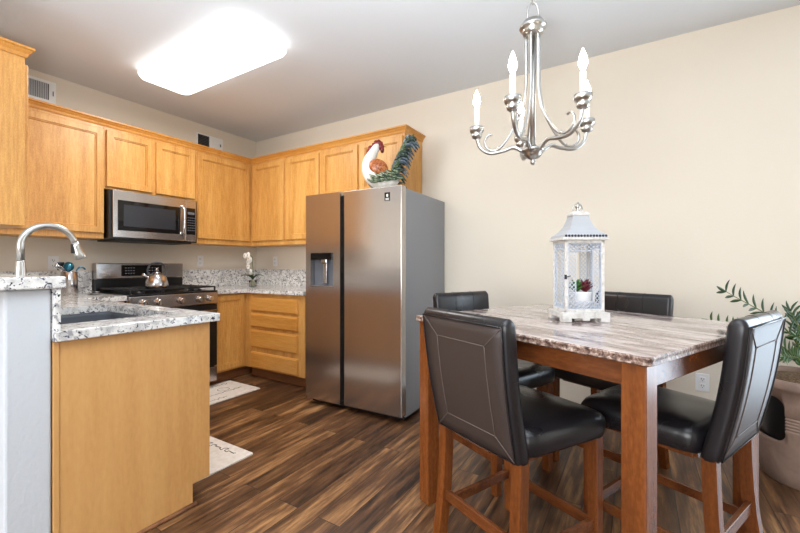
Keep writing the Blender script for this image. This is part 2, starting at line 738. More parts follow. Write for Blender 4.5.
prism(bm, [(0, 0), (0, -.965), (.65, -.965), (.65, -.65), (1.475, -.65), (1.475, 0)], CB_, CT, .003)
obj('slab', bm, GRANITE, t)
bm = B(); box(bm, (0, -.965, CT), (.02, -.02, 1.105))
obj('backsplash', bm, GRANITE, t)
bm = B(); box(bm, (0, -.02, CT), (1.475, 0, 1.105))
obj('backsplash', bm, GRANITE, t)
bm = B(); box(bm, (1.172, -2.98, 1.069), (2.277, -2.616, 1.113), .006)
tag(obj('bar_top', bm, GRANITE), 'raised granite bar top on the white half wall', 'countertop')

# sink
t = thing('kitchen_sink', 'dark grey undermount sink basin in the peninsula countertop', 'sink', (0, 0, CB_))
bm = B()


def ring(x0, x1, y0, y1, z, r=.05):
    return [((x0+x1)/2+x, (y0+y1)/2+y, z) for x, y in rrect(x1-x0, y1-y0, r, 4)]


loft(bm, [ring(SX0-.02, SX1+.015, SY0-.02, SY1+.02, 0, .04), ring(SX0-.003, SX1+.003, SY0-.003, SY1+.003, 0, .045), ring(SX0-.003, SX1+.003, SY0-.003, SY1+.003, -.02),
          ring(SX0+.005, SX1-.005, SY0+.005, SY1-.005, -.17), ring(SX0+.03, SX1-.03, SY0+.03, SY1-.03, -.19)], cap=False)
f = bm.faces.new([v for v in bm.verts][-24:])
obj('basin', bm, SINKM, t, recalc=False)
bm = B(); lathe(bm, [(.045, -.1895), (.045, -.187), (.03, -.186), (.012, -.1885)], ((SX0+SX1)/2, (SY0+SY1)/2, 0))
obj('drain', bm, CHROME, t)

# faucet
t = thing('faucet', 'brushed nickel gooseneck faucet arching over the sink', 'faucet', (1.700, -2.597, CT))
bm = B(); lathe(bm, [(.027, 0), (.027, .008), (.024, .02), (.022, .06), (.0205, .16), (.0165, .255), (.0155, .26)], n=24)
obj('base', bm, NICKEL, t)
bm = B()
pts = [(0, 0, .258)]
for k in range(0, 23):
    a = PI - k*(PI*.92)/22
    pts.append((0, .100+.100*math.cos(a), .326+.100*math.sin(a)))
tube(bm, pts, .0142, 16)
obj('spout', bm, NICKEL, t)
bm = B()
e = Vector(pts[-1]); d = (Vector(pts[-1])-Vector(pts[-2])).normalized()
tube(bm, [e-d*.002, e+d*.02, e+d*.05, e+d*.078, e+d*.082], [.0150, .0165, .021, .026, .023], 18)
sh = obj('spray_head', bm, NICKEL, t)
bm = B(); box(bm, (-.009, -.026, -.02), (.009, -.012, .028), .004)
for v in bm.verts:
    v.co = Matrix.Translation(e+d*.035) @ v.co
obj('spray_button', bm, BLACK, sh)
bm = B(); tube(bm, [(0.02, 0, .06), (.05, 0, .065), (.10, -.0, .09)], [.009, .007, .006], 10)
obj('lever_handle', bm, NICKEL, t)

# ------------------------------------------------------------------ range
RY0, RY1 = -1.7165, -.9665
W = RY1-RY0
t = thing('gas_range', 'stainless gas range with black grates below the microwave', 'stove', (.655, RY0, 0), RA)
D = .65
bm = B()
box(bm, (0, 0.03, .06), (W, D, .905), .002)
box(bm, (.02, .10, .0), (W-.02, D-.02, .06))
obj('body', bm, BLACK, t)
bm = B(); box(bm, (.0, -.02, .905), (W, D-.005, .918), .003)
obj('cooktop', bm, BLACK, t)
bm = B(); box(bm, (0, -.025, .795), (W, .03, .904), .006)
cp = obj('control_panel', bm, STEEL, t)
for i, kx in enumerate((.10, .215, .40, .565, .665)):
    kb = B()
    rr = [(.031, 0), (.031, .006), (.025, .01), (.023, .034), (.020, .038)]
    lathe(kb, rr, n=20)
    box(kb, (-.004, -.019, .03), (.004, .019, .042), .002)
    for v in kb.verts:
        v.co = Vector((kx+v.co.x, -.025-v.co.z, .848+v.co.y))
    obj('knob', kb, CHROME, cp)
bm = B(); box(bm, (.004, -.02, .21), (W-.004, .03, .785), .006)
dr = obj('oven_door', bm, BLACK, t)
bm = B(); box(bm, (.09, -.023, .30), (W-.09, -.019, .66), .001)
obj('oven_window', bm, BLACKG, dr)
bm = B(); tube(bm, [(.04, -.065, .735), (W-.04, -.065, .735)], .012, 12)
for x in (.07, W-.07):
    tube(bm, [(x, -.065, .735), (x, -.018, .735)], .009, 8)
obj('oven_handle', bm, STEEL, dr)
bm = B(); box(bm, (.004, -.015, .065), (W-.004, .03, .20), .005)
obj('storage_drawer', bm, STEEL, t)
# backguard
bm = B(); box(bm, (0, D-.075, .918), (W, D-.0, 1.03), .003)
obj('backguard_base', bm, BLACK, t)
bm = B(); box(bm, (0, D-.085, 1.03), (W, D-.0, 1.172), .008)
bg_ = obj('backguard', bm, STEEL, t)
bm = B(); box(bm, (.19, D-.0875, 1.055), (.54, D-.08, 1.155), .002)
dp = obj('display_panel', bm, BLACKG, bg_)
bm = B()
for i in range(4):
    for j in range(3):
        box(bm, (.22+i*.022, D-.0882, 1.075+j*.025), (.234+i*.022, D-.087, 1.083+j*.025))
        box(bm, (.42+i*.026, D-.0882, 1.075+j*.025), (.434+i*.026, D-.087, 1.083+j*.025))
obj('marks', bm, mat('button_grey', (120, 122, 128), .5), dp)  # buttons of the display panel, small blocks in one mesh
# grates and burners
for gx0, gx1 in ((.02, .265), (.27, .50), (.505, .75)):
    bm = B()
    y0, y1 = .02, .555
    for y in (y0, (y0+y1)/2, y1):
        bar(bm, (gx0, y, .951), (gx1, y, .951), .012, .012)
    for x in (gx0+.006, (gx0+gx1)/2, gx1-.006):
        bar(bm, (x, y0, .951), (x, y1, .951), .012, .012)
    for k in range(1, 6):
        y = y0+(y1-y0)*k/6
        bar(bm, (gx0+.03, y, .954), (gx1-.03, y, .954), .009, .010)
    for x in (gx0+.006, gx1-.006):
        for y in (y0, y1):
            bar(bm, (x, y, .9178), (x, y, .951), .014, .014)
    obj('grate', bm, IRON, t)
for x, y in ((.14, .14), (.14, .43), (.385, .29), (.63, .14), (.63, .43)):
    bm = B(); lathe(bm, [(.05, .9175), (.05, .926), (.038, .928), (.038, .936), (.03, .938)], (x, y, 0), 20)
    obj('burner', bm, IRON, t)

# kettle
kx, ky = .55, -1.45
t = thing('tea_kettle', 'stainless dome kettle with black handle on the range', 'kettle', (kx, ky, .9595), -.3)
t.scale = (.84, .84, 1.02)
bm = B(); lathe(bm, [(.092, 0), (.102, .008), (.104, .022), (.099, .050), (.086, .086), (.064, .112), (.036, .124), (.034, .1245)], n=32)
obj('body', bm, STEEL, t)
bm = B(); lathe(bm, [(.036, .121), (.033, .13), (.014, .137), (.008, .138), (.008, .146), (.014, .152), (.012, .162), (.004, .165)], n=20)
obj('lid', bm, STEEL, t)
bm = B(); tube(bm, [(0, -.07, .075), (0, -.105, .105), (0, -.125, .118)], [.022, .015, .012], 12)
obj('spout', bm, STEEL, t)
bm = B()
tube(bm, smooth_path([(0, -.066, .09), (0, -.082, .15), (0, -.05, .20), (0, .0, .212), (0, .05, .20), (0, .082, .15), (0, .066, .09)]), .012, 10, .7)
obj('handle', bm, mat('kettle_handle', (52, 54, 60), .35), t)

# microwave
t = thing('microwave', 'stainless over-the-range microwave with black glass door', 'microwave', (.40, -1.716, 1.372), RA)
W = .702
bm = B(); box(bm, (-.022, .02, .0), (W+.02, .398, .408), .004)
obj('body', bm, BLACK, t)
bm = B(); box(bm, (.0, -.002, .012), (.595, .02, .405), .005)
d1 = obj('door', bm, STEEL, t)
bm = B(); box(bm, (.034, -.006, .072), (.545, 0, .325), .004)
w1 = obj('door_window', bm, BLACKG, d1)
bm = B(); box(bm, (.075, -.008, .108), (.50, -.005, .29), .001)
obj('inner_screen', bm, mat('screen_mesh', (44, 46, 52), .2), w1)
bm = B(); tube(bm, smooth_path([(.563, -.002, .07), (.563, -.038, .10), (.563, -.048, .205), (.563, -.038, .31), (.563, -.002, .34)]), .012, 12)
obj('handle', bm, CHROME, d1)
bm = B(); box(bm, (.597, -.002, .012), (W, .02, .405), .005)
p1 = obj('control_panel', bm, STEEL, t)
bm = B(); box(bm, (.604, -.005, .075), (W-.010, 0, .33), .002)
k1 = obj('keypad', bm, BLACKG, p1)
bm = B()
for i in range(4):
    for j in range(6):
        box(bm, (.616+i*.019, -.0058, .112+j*.024), (.627+i*.019, -.0045, .120+j*.024))
box(bm, (.616, -.0058, .268), (.682, -.0045, .290))
obj('marks', bm, mat('button_dim', (96, 100, 108), .5), k1)  # keypad buttons with a wider bar above, in one mesh
bm = B(); box(bm, (.03, .03, -.012), (W-.03, .37, .0))
obj('vent_grille', bm, IRON, t)

# ------------------------------------------------------------------ refrigerator
FA = .034
FW, FD, FH = .92, .80, 1.735
t = thing('refrigerator', 'stainless side-by-side refrigerator with grey sides', 'refrigerator', (1.700, -.840, 0), FA)
bm = B(); box(bm, (.006, .075, .03), (FW-.006, FD, FH-.012), .004)
obj('body', bm, FRIDGE_SIDE, t)
bm = B(); box(bm, (.02, .06, .012), (FW-.02, .5, .06))
obj('kick_plate', bm, BLACK, t)
for x in (.05, FW-.05):
    for y in (.10, .70):
        bm = B(); lathe(bm, [(.02, 0), (.02, .02), (.014, .03)], (x, y, 0), 12)
        obj('foot', bm, BLACK, t)
SPL = .360


def fridge_door(x0, x1, hole=None):
    bm = B()
    z0, z1 = .05, FH
    if hole is None:
        box(bm, (x0, 0, z0), (x1, .068, z1), .006, 3)
    else:
        hx0, hx1, hz0, hz1 = hole
        xs = [x0, hx0, hx1, x1]
        zs = [z0, hz0, hz1, z1]
        V = {}
        for i, x in enumerate(xs):
            for j, z in enumerate(zs):
                V[i, j] = bm.verts.new((x, 0, z))
        for i in range(3):
            for j in range(3):
                if (i, j) != (1, 1):
                    bm.faces.new((V[i, j], V[i+1, j], V[i+1, j+1], V[i, j+1]))
        bk = [bm.verts.new((x, .068, z)) for x, z in ((x0, z0), (x1, z0), (x1, z1), (x0, z1))]
        bm.faces.new(bk[::-1])
        for ids, (b0, b1) in (([(0, 0), (1, 0), (2, 0), (3, 0)], (0, 1)), ([(3, 0), (3, 1), (3, 2), (3, 3)], (1, 2)),
                              ([(3, 3), (2, 3), (1, 3), (0, 3)], (2, 3)), ([(0, 3), (0, 2), (0, 1), (0, 0)], (3, 0))):
            bm.faces.new([V[i] for i in ids][::-1]+[bk[b0], bk[b1]])
        hv = [(1, 1), (2, 1), (2, 2), (1, 2)]
        hb = [bm.verts.new((V[k].co.x, .055, V[k].co.z)) for k in hv]
        for k in range(4):
            f = bm.faces.new((V[hv[k]], V[hv[(k+1) % 4]], hb[(k+1) % 4], hb[k]))
        bm.faces.new(hb)
    return bm


HOLE = (.052, .290, .975, 1.255)
ld = obj('freezer_door', fridge_door(0, SPL, HOLE), STEEL, t)
rd = obj('fridge_door', fridge_door(SPL+.038, FW), STEEL, t)
bm = B(); box(bm, (SPL-.004, .066, .06), (SPL+.042, .076, FH-.02))
obj('handle_recess', bm, BLACK, t)
hx0, hx1, hz0, hz1 = HOLE
bm = B(); box(bm, (hx0+.002, .045, hz0+.002), (hx1-.002, .0545, hz1-.002))
ds = obj('dispenser', bm, GREYP, ld)
bm2 = B(); box(bm2, (hx0+.006, -.003, hz1-.055), (hx1-.006, .046, hz1-.003), .003)
obj('control_head', bm2, BLACKG, ds)
bm2 = B(); box(bm2, (hx0+.105, .004, hz1-.085), (hx0+.165, .03, hz1-.05), .005)
obj('nozzle', bm2, CHROME, ds)
bm2 = B(); box(bm2, (hx0+.113, .02, hz0+.03), (hx0+.155, .03, hz1-.085), .003)
obj('paddle', bm2, STEEL, ds)
bm2 = B(); box(bm2, (hx0+.004, -.002, hz0+.002), (hx1-.004, .045, hz0+.014), .002)
obj('drip_tray', bm2, STEEL, ds)
# rating sticker
bm2 = B(); box(bm2, (.775, -.0012, 1.628), (.822, 0.0002, 1.690))
st = obj('sticker', bm2, BLACK, rd)
bm2 = B()
prism(bm2, [(x*.5, y) for x, y in rrect(.030, .020, .007, 3)], 0, .0006)
for v in bm2.verts:
    v.co = Vector((.7985+v.co.x, -.0012-v.co.z, 1.667+v.co.y))
for k in range(3):
    box(bm2, (.783, -.0018, 1.633+k*.006), (.814, -.0012, 1.636+k*.006))
obj('sticker_print', bm2, WHITE, st)
for x in (.03, FW-.07):
    bm2 = B(); box(bm2, (x, .03, FH-.013), (x+.04, .14, FH+.008), .004)
    obj('hinge_cover', bm2, GREYP, t)

# ------------------------------------------------------------------ rooster on the refrigerator
rx, ry = 2.372, -.60
t = thing('rooster_figurine', 'painted ceramic rooster standing on top of the refrigerator', 'figurine', (rx, ry, FH-.012), YAW+.05)
# local x = picture right, z up, y away
CER_W = mottled('ceramic_white', [(.35, (224, 216, 204)), (.6, (240, 236, 230))], 30, .2)
CER_R = mottled('ceramic_red', [(.35, (92, 22, 24)), (.6, (142, 38, 36))], 60, .2)
CER_O = mottled('ceramic_rust', [(.32, (112, 52, 22)), (.5, (170, 92, 44)), (.68, (206, 140, 84))], 70, .25)
CER_G = mottled('ceramic_green', [(.3, (34, 44, 36)), (.45, (70, 92, 70)), (.55, (128, 140, 112)), (.7, (186, 188, 160))], 45, .2)
CER_T = [mottled('tail_dark', [(.35, (22, 32, 34)), (.55, (54, 74, 68)), (.7, (120, 136, 120))], 40, .2),
         mottled('tail_blue', [(.35, (58, 70, 84)), (.55, (104, 120, 130)), (.7, (170, 180, 182))], 40, .2),
         mottled('tail_green', [(.35, (40, 62, 42)), (.55, (92, 116, 78)), (.7, (164, 172, 128))], 40, .2)]
bm = B()
pth = smooth_path([(.075, 0, .135), (.02, 0, .115), (-.055, 0, .115), (-.125, 0, .150), (-.160, 0, .215), (-.152, 0, .275), (-.122, 0, .330), (-.098, 0, .372), (-.078, 0, .386)], 5)
ctrl = [.03, .075, .090, .078, .058, .046, .036, .030, .016]
rad = []
for i in range(len(pth)):
    q = i/5
    k = min(int(q), len(ctrl)-2)
    rad.append(ctrl[k]+(ctrl[k+1]-ctrl[k])*(q-k))
tube(bm, pth, rad, 18)
obj('body', bm, CER_W, t)
bm = B()
for k, (x, z, r) in enumerate([(-.120, .388, .018), (-.102, .406, .020), (-.080, .412, .019), (-.060, .404, .014), (-.146, .362, .021), (-.160, .334, .020), (-.172, .310, .014)]):
    ball(bm, (x, 0, z), r, (1, .5, 1.2), 12, 8)
obj('comb', bm, CER_R, t)
bm = B()
ball(bm, (-.064, 0, .376), .028, (1, .85, 1), 14, 10); ball(bm, (-.052, -.012, .352), .018, (.9, .55, 1.25), 10, 8); ball(bm, (-.052, .012, .352), .018, (.9, .55, 1.25), 10, 8)
obj('wattle', bm, CER_R, t)
bm = B(); tube(bm, [(-.046, 0, .384), (-.030, 0, .380), (-.020, 0, .372)], [.011, .007, .001], 8)
obj('beak', bm, mat('beak', (196, 150, 70), .4), t)
for s in (-1, 1):
    bm = B(); ball(bm, (-.060, s*.024, .386), .005, seg=8, rings=6)
    obj('eye', bm, BLACK, t)
for s in (-1, 1):
    bm = B()
    ball(bm, (-.082, s*.062, .195), .078, (1.0, .38, .82), 20, 12, Matrix.Rotation(.55, 3, 'Y'))
    wg = obj('wing', bm, CER_O, t)
    bm = B()
    for k in range(9):
        x0, z0 = -.135+.021*k, .105+.006*k-.010*(k % 2)
        tube(bm, smooth_path([(x0-.02, s*.080, z0+.034), (x0+.02, s*.098, z0+.004), (x0+.07, s*.082, z0+.016)], 4), [.003, .014, .019, .021, .020, .018, .013, .008, .002], 8, .5)
    for k in range(9):
        x0, z0 = -.150+.026*k, .072+.004*k+.008*(k % 2)
        tube(bm, smooth_path([(x0-.02, s*.070, z0+.034), (x0+.02, s*.092, z0+.004), (x0+.07, s*.076, z0+.010)], 4), [.003, .014, .019, .021, .020, .018, .013, .008, .002], 8, .5)
    obj('wing_feathers', bm, CER_G, wg)
# tail: plumes in overlapping rows along a rising curve
spine = smooth_path([(.005, 0, .12), (.045, 0, .20), (.075, 0, .285), (.115, 0, .365), (.165, 0, .420)], 6)
fk = 0
for i in range(1, 25, 2):
    p = spine[i]
    for side, (dx, dz) in enumerate(((.120, -.055), (.055, .085), (.085, .02))):
        if side == 1 and i < 5:
            continue
        f = i/24
        L = 1.0-.25*f
        y = ((fk*7) % 5-2)*.016*(1-.4*f)
        e = p+Vector((dx*L, y*.6, dz*L))
        m = (p+e)/2+Vector((.012, y, .026))
        P = smooth_path([p+Vector((-.03, y*.5, -.03)), p+Vector((0, y, .004)), m, e], 5)
        nn = len(P)
        bm = B()
        tube(bm, P, [.003+.025*max(0, math.sin(PI*min(1, .12+.86*q/(nn-1))))**.8 for q in range(nn)], 10, .5)
        obj('tail_feather', bm, CER_T[fk % 3], t)
        fk += 1
for k, (e, m) in enumerate((((.215, .0, .425), (.150, .0, .465)), ((.200, .02, .375), (.165, .02, .425)), ((.185, -.02, .33), (.150, -.02, .385)))):
    bm = B()
    P = smooth_path([(.09, e[1], .33), m, e], 8)
    nn = len(P)
    tube(bm, P, [.003+.017*max(0, math.sin(PI*min(1, .12+.86*q/(nn-1))))**.8 for q in range(nn)], 10, .5)
    obj('tail_feather', bm, CER_T[(k+1) % 3], t)
for s in (-1, 1):
    bm = B(); tube(bm, [(-.05, s*.03, .08), (-.045, s*.032, .05), (-.048, s*.032, .012)], [.016, .010, .010], 10)
    obj('leg', bm, mat('rooster_leg', (170, 130, 70), .4), t)
bm = B(); lathe(bm, [(.095, 0), (.095, .012), (.08, .03), (.05, .045), (.01, .05)], n=24)
for v in bm.verts:
    v.co.x = v.co.x*1.2-.04
obj('base', bm, CER_G, t)

# ------------------------------------------------------------------ vents and outlets
t = thing('air_vent', 'white air register with vertical fins above the left cabinets', 'vent', (0, -2.155, 2.468), RA)
bm = B()
w, h = .195, .175
box(bm, (0, -.006, 0), (w, 0, .022), .001); box(bm, (0, -.006, h-.022), (w, 0, h), .001); box(bm, (0, -.006, .022), (.025, 0, h-.022), .001); box(bm, (w-.045, -.006, .022), (w, 0, h-.022), .001)
obj('frame', bm, WHITE, t)
bm = B(); box(bm, (.025, -.002, .022), (w-.045, -.0005, h-.022))
obj('duct', bm, SLOT, t)
for k in range(11):
    bm = B(); x = .031+k*.0108
    bar(bm, (x, -.005, .022), (x, -.005, h-.022), .007, .002, (0.6, 1, 0), 0)
    obj('fin', bm, mat('fin_grey', (206, 208, 214), .4) if k == 0 else bpy.data.materials['fin_grey'], t)
bm = B(); bar(bm, (w-.02, -.012, .06), (w-.02, -.012, .10), .006, .008)
obj('lever', bm, GREYP, t)
t = thing('air_vent', 'white wall vent with dark louvers above the microwave corner', 'vent', (0, -.775, 2.42), RA)
w, h = .31, .175
bm = B()
box(bm, (0, -.008, 0), (w, 0, .016), .001); box(bm, (0, -.008, h-.012), (w, 0, h), .001); box(bm, (0, -.008, .016), (.014, 0, h-.012), .001); box(bm, (.145, -.012, .016), (w, 0, h-.012), .003)
obj('frame', bm, WHITE, t)
bm = B(); box(bm, (.014, -.002, .016), (.145, -.0005, h-.012))
obj('duct', bm, SLOT, t)
for k in range(8):
    bm = B(); z = .025+k*.0175
    bar(bm, (.014, -.005, z), (.145, -.005, z), .008, .002, (0, .6, 1), 0)
    obj('fin', bm, mat('fin_dark', (84, 86, 90), .5) if k == 0 else bpy.data.materials['fin_dark'], t)
bm = B(); box(bm, (w-.04, -.018, .08), (w-.028, -.011, .11), .002)
obj('lever', bm, GREYP, t)


def outlet(label, loc, rz, kind='duplex'):
    t = thing('wall_outlet', label, 'outlet', loc, rz, 'wall outlets')
    bm = B(); box(bm, (-.036, -.006, -.058), (.036, 0, .058), .003)
    obj('cover_plate', bm, PLASTIC, t)
    for z in (-.022, .022):
        bm = B(); box(bm, (-.016, -.009, z-.015), (.016, -.005, z+.015), .004)
        r = obj('socket', bm, PLASTIC, t)
        bm = B()
        box(bm, (-.008, -.0096, z-.002), (-.005, -.0085, z+.009)); box(bm, (.005, -.0096, z-.002), (.008, -.0085, z+.007)); box(bm, (-.0025, -.0096, z-.011), (.0025, -.0085, z-.006))
        obj('slots', bm, SLOT, r)


outlet('white wall outlet right of the range, above the granite backsplash', (0, -.733, 1.20), RA)
outlet('white wall outlet behind the utensil crock and faucet', (0, -1.978, 1.170), RA)
outlet('white wall outlet right of the orchid, above the backsplash', (.349, 0, 1.20), 0)
outlet('white wall outlet low on the dining wall, seen below the tabletop', (4.428, 0, .388), 0)

# ------------------------------------------------------------------ things on the counters
t = thing('utensil_crock', 'stainless utensil crock on the counter left of the range', 'utensil holder', (.21, -1.940, CT))
bm = B(); lathe(bm, [(.05, 0), (.053, .004), (.053, .185), (.050, .188), (.048, .184), (.048, .01), (.001, .008)], n=32, cap=False)
bm.faces.new(list(bm.verts)[:32])
obj('body', bm, STEEL, t, recalc=False)
IRI = mat('iridescent', (40, 120, 150), .1, .6)
IRI.node_tree.nodes['Principled BSDF'].inputs['Coat Weight'].default_value = .6


def utensil(name, label, pts, r, head):
    bm = B(); tube(bm, pts, r, 8)
    o = obj(name, bm, CHROME)
    tag(o, label, 'utensil')
    o.location = (.21, -1.940, CT)
    head(o)


def h1(o):
    bm = B(); ball(bm, (.01, -.008, .228), .041, (1, .85, .95), 20, 14)
    obj('bowl', bm, IRI, o)


def h2(o):
    bm = B(); box(bm, (-.035, -.066, .20), (-.028, -.022, .265), .003)
    obj('blade', bm, BLACK, o)


def h3(o):
    bm = B()
    for k in range(6):
        a = PI*k/6
        for q in (1, -1):
            tube(bm, smooth_path([(.030, -.032, .19), (.042+q*.022*math.cos(a), -.078+q*.022*math.sin(a), .222), (.048, -.10, .252)], 4), .0018, 6)
    obj('wires', bm, CHROME, o)


def h4(o):
    bm = B(); tube(bm, smooth_path([(.0, .045, .195), (.0, .065, .222), (.0, .09, .220), (.0, .105, .205)], 4), .006, 8)
    obj('hook', bm, IRI, o)


utensil('ladle', 'ladle with round iridescent bowl upright in the steel crock', [(0, -.005, .012), (.008, -.008, .2)], .005, h1)
utensil('spatula', 'black bladed spatula leaning left in the steel crock', [(-.01, .01, .012), (-.03, -.036, .21)], .004, h2)
utensil('whisk', 'wire whisk leaning out in front of the steel crock', [(.020, .020, .012), (.030, -.032, .195)], .005, h3)
utensil('serving_hook', 'dark curved utensil hooking right out of the steel crock', [(-.004, .026, .012), (0, .045, .19)], .004, h4)
t = thing('spoon_rest', 'small dark spoon rest with a spoon beside the range', 'spoon rest', (.30, -1.80, CT), .2)
bm = B(); lathe(bm, [(.03, 0), (.05, .006), (.054, .012), (.05, .011), (.03, .006), (.001, .005)], n=24, cap=False)
bm.faces.new(list(bm.verts)[:24])
obj('dish', bm, STEELV, t, recalc=False)
o = obj('spoon', ball(tube(B(), [(.0, -.045, .045), (0, -.0, .018)], .004, 8), (0, .012, .02), .016, (.8, 1.3, .5)), STEELV)
tag(o, 'short steel spoon resting on the small dish by the range', 'spoon')
o.location = (.30, -1.80, CT)

# orchid in the corner
t = thing('potted_orchid', 'white orchid in a small glass vase in the counter corner', 'plant', (.50, -.44, CT), 0)
bm = B(); lathe(bm, [(.032, 0), (.036, .005), (.04, .04), (.042, .075), (.039, .075), (.036, .04), (.03, .01), (.001, .008)], n=24, cap=False)
bm.faces.new(list(bm.verts)[:24])
obj('vase', bm, GLASS, t, recalc=False)
bm = B(); lathe(bm, [(.02, .011), (.025, .03), (.024, .07), (.012, .085)], n=16)
obj('root_plug', bm, mat('root_plug', (190, 184, 160), .7), t)
bm = B()
sp = smooth_path([(0, 0, .08), (.005, 0, .18), (.02, -.02, .27), (.035, -.03, .32), (.02, -.05, .345)], 5)
tube(bm, sp, .0035, 8)
obj('stem', bm, STEMM, t)


def leafmesh(bm, a, b, w, droop=0.02, up=(0, 0, 1), fold=.25):
    """pointed blade leaf between a and b with some thickness"""
    a, b = Vector(a), Vector(b)
    d = (b-a)
    s = d.cross(Vector(up))
    if s.length < 1e-5:
        s = Vector((1, 0, 0))
    s.normalize()
    u = s.cross(d).normalized()
    rings = []
    for k in range(7):
        f = k/6
        ww = w*max(.06, math.sin(PI*min(1, .08+.92*f))**.8)
        c = a+d*f+u*(droop*math.sin(PI*f))
        th = max(.0006, .10*ww)
        rings.append([c-s*ww+u*ww*fold, c-u*th, c+s*ww+u*ww*fold, c+u*th])
    loft(bm, rings)


bm = B()
for a, w in ((200, .03), (250, .032), (20, .028), (300, .026)):
    r = math.radians(a)
    leafmesh(bm, (0, 0, .085), (.14*math.cos(r), .14*math.sin(r), .12), w, .03)
obj('leaves', bm, LEAFD, t)
for k, i in enumerate((6, 9, 11, 13, 15, 17, 19, 20)):
    p = sp[min(i, len(sp)-1)]
    bm = B()
    off = Vector((random.uniform(-.03, .03), -.02-random.uniform(0, .02), random.uniform(-.01, .01)))
    if k < 2:
        off.z = -.03
    c = p+off
    for q in range(5):
        a = 2*PI*q/5+.3*k
        ball(bm, c+Vector((.016*math.cos(a), -.004, .016*math.sin(a))), .016, (1, .35, 1), 10, 6)
    fl = obj('flower', bm, PETAL, t)
    bm = B(); ball(bm, c+Vector((0, -.011, 0)), .006, seg=8, rings=6)
    obj('flower_center', bm, mat('flower_center', (206, 170, 120), .5) if k == 0 else bpy.data.materials['flower_center'], fl)

# ------------------------------------------------------------------ kitchen ceiling light
t = thing('ceiling_light', 'large lit rectangular frosted ceiling light over the kitchen', 'ceiling light', (1.355, -1.487, CZ), 0)
bm = B()


def cring(w, h, r, z):
    return [(x, y, z) for x, y in rrect(w, h, r, 6)]


loft(bm, [cring(1.24, .36, .05, 0), cring(1.24, .36, .05, -.02)], smooth=False)
obj('mount', bm, WHITE, t)
bm = B()
loft(bm, [cring(1.26, .39, .05, -.015), cring(1.285, .415, .07, -.035), cring(1.285, .415, .07, -.05), cring(1.255, .385, .06, -.075), cring(1.14, .31, .05, -.092), cring(.9, .16, .04, -.098)])
obj('diffuser', bm, GLOW, t)
area('ceiling_light_tubes', (1.355, -1.487, CZ-.101), (0, 0, 0), .95, .2, 23, (1, .97, .92))

# ------------------------------------------------------------------ floor mats


def floormat(label, x0, y0, x1, y1, flip):
    t = thing('floor_mat', label, 'mat', ((x0+x1)/2, (y0+y1)/2, 0), 0, 'kitchen floor mats')
    w, h = x1-x0, y1-y0
    bm = B(); prism(bm, rrect(w, h, .012, 3), 0, .007)
    obj('pad', bm, MATC, t)
    bm = B()
    # flowing handwriting strokes and a ring motif
    L, Wd = (h, w) if h > w else (w, h)

    def P(a, b):
        return (b, a, .0072) if h > w else (a, b, .0072)
    for row, amp, s0, s1 in ((.36*Wd, .020, -.42*L, .1*L), (.10*Wd, .016, -.1*L, .42*L), (-.16*Wd, .018, -.42*L, -.05*L), (-.36*Wd, .02, -.05*L, .4*L)):
        pts = []
        n = 46
        ph = random.random()*6
        for i in range(n):
            u = s0+(s1-s0)*i/n
            pts.append(P(u+.010*math.sin(i*1.9+ph), row*flip+amp*math.sin(i*.95+ph)*(.5+.5*math.sin(i*.37+ph))))
        tube(bm, smooth_path(pts, 2), .0028, 6, .25)
    for cx in (.22*L,):
        ring = [P(cx*flip+.05*math.cos(a*.2), -.06*Wd+.05*math.sin(a*.2)) for a in range(33)]
        tube(bm, ring, .0025, 6, .25)
    obj('marks', bm, INK, t, label='dark handwritten style lettering')
    return t


floormat('cream lettered floor mat in front of the range', .60, -1.52, 1.066, -.79, 1)
floormat('cream lettered floor mat in front of the peninsula sink', 1.25, -2.105, 2.068, -1.642, -1)

# ------------------------------------------------------------------ dining table
TA = .432
S = 1.025
TC = Vector((4.062+S*(4.092-4.062), -3.187+S*(-1.997+3.187), 0))    # near corner
TW, TD = 1.028*S+.012, .985*S
u = Vector((math.cos(TA), -math.sin(TA), 0))
n_ = Vector((math.sin(TA), math.cos(TA), 0))
TCEN = TC - u*TW/2 + n_*TD/2
TZ = .908
t = thing('dining_table', 'square counter-height dining table with brown marble top', 'table', TCEN, -TA)
bm = B()
prof = [(0, 0), (.002, .002), (.002, .025), (-.004, .028)]


def tring(inset, z):
    return [(x, y, z) for x, y in rrect(TW-2*inset, TD-2*inset, .018, 4)]


loft(bm, [tring(.006, TZ-.028), tring(.0, TZ-.024), tring(.002, TZ-.015), tring(.0, TZ-.006), tring(.003, TZ-.001), tring(.006, TZ)], smooth=False)
bmesh.ops.recalc_face_normals(bm, faces=bm.faces)
for f in bm.faces:
    f.material_index = 0 if (f.normal.z > .9) else 1
obj('tabletop', bm, [MARBLE, MARBLE_EDGE], t, recalc=False)
LW = .068
ov = .018
bm = B()
a, b = TW/2-ov-.006, TD/2-ov-.006
for s in (-1, 1):
    box(bm, (-a+.05, s*b, TZ-.097), (a-.05, s*(b-.022), TZ-.028), .002)
    box(bm, (s*a, -b+.05, TZ-.097), (s*(a-.022), b-.05, TZ-.028), .002)
obj('apron', bm, CHERRYH, t)
for sx in (-1, 1):
    for sy in (-1, 1):
        bm = B()
        x1, y1 = sx*(TW/2-ov), sy*(TD/2-ov)
        box(bm, (x1, y1, 0), (x1-sx*LW, y1-sy*LW, TZ-.028), .004)
        obj('leg', bm, CHERRY, t)

# ------------------------------------------------------------------ chairs
# local: x right, y forward, origin under the rear face of the backrest


def back_section(z):
    f = (z-.496)/(.985-.496)
    hw = .213+.010*f
    y0 = -.012*math.sin(PI*min(max(f, 0), 1)) - .080*f      # rear face
    th = .056
    return hw, y0, th


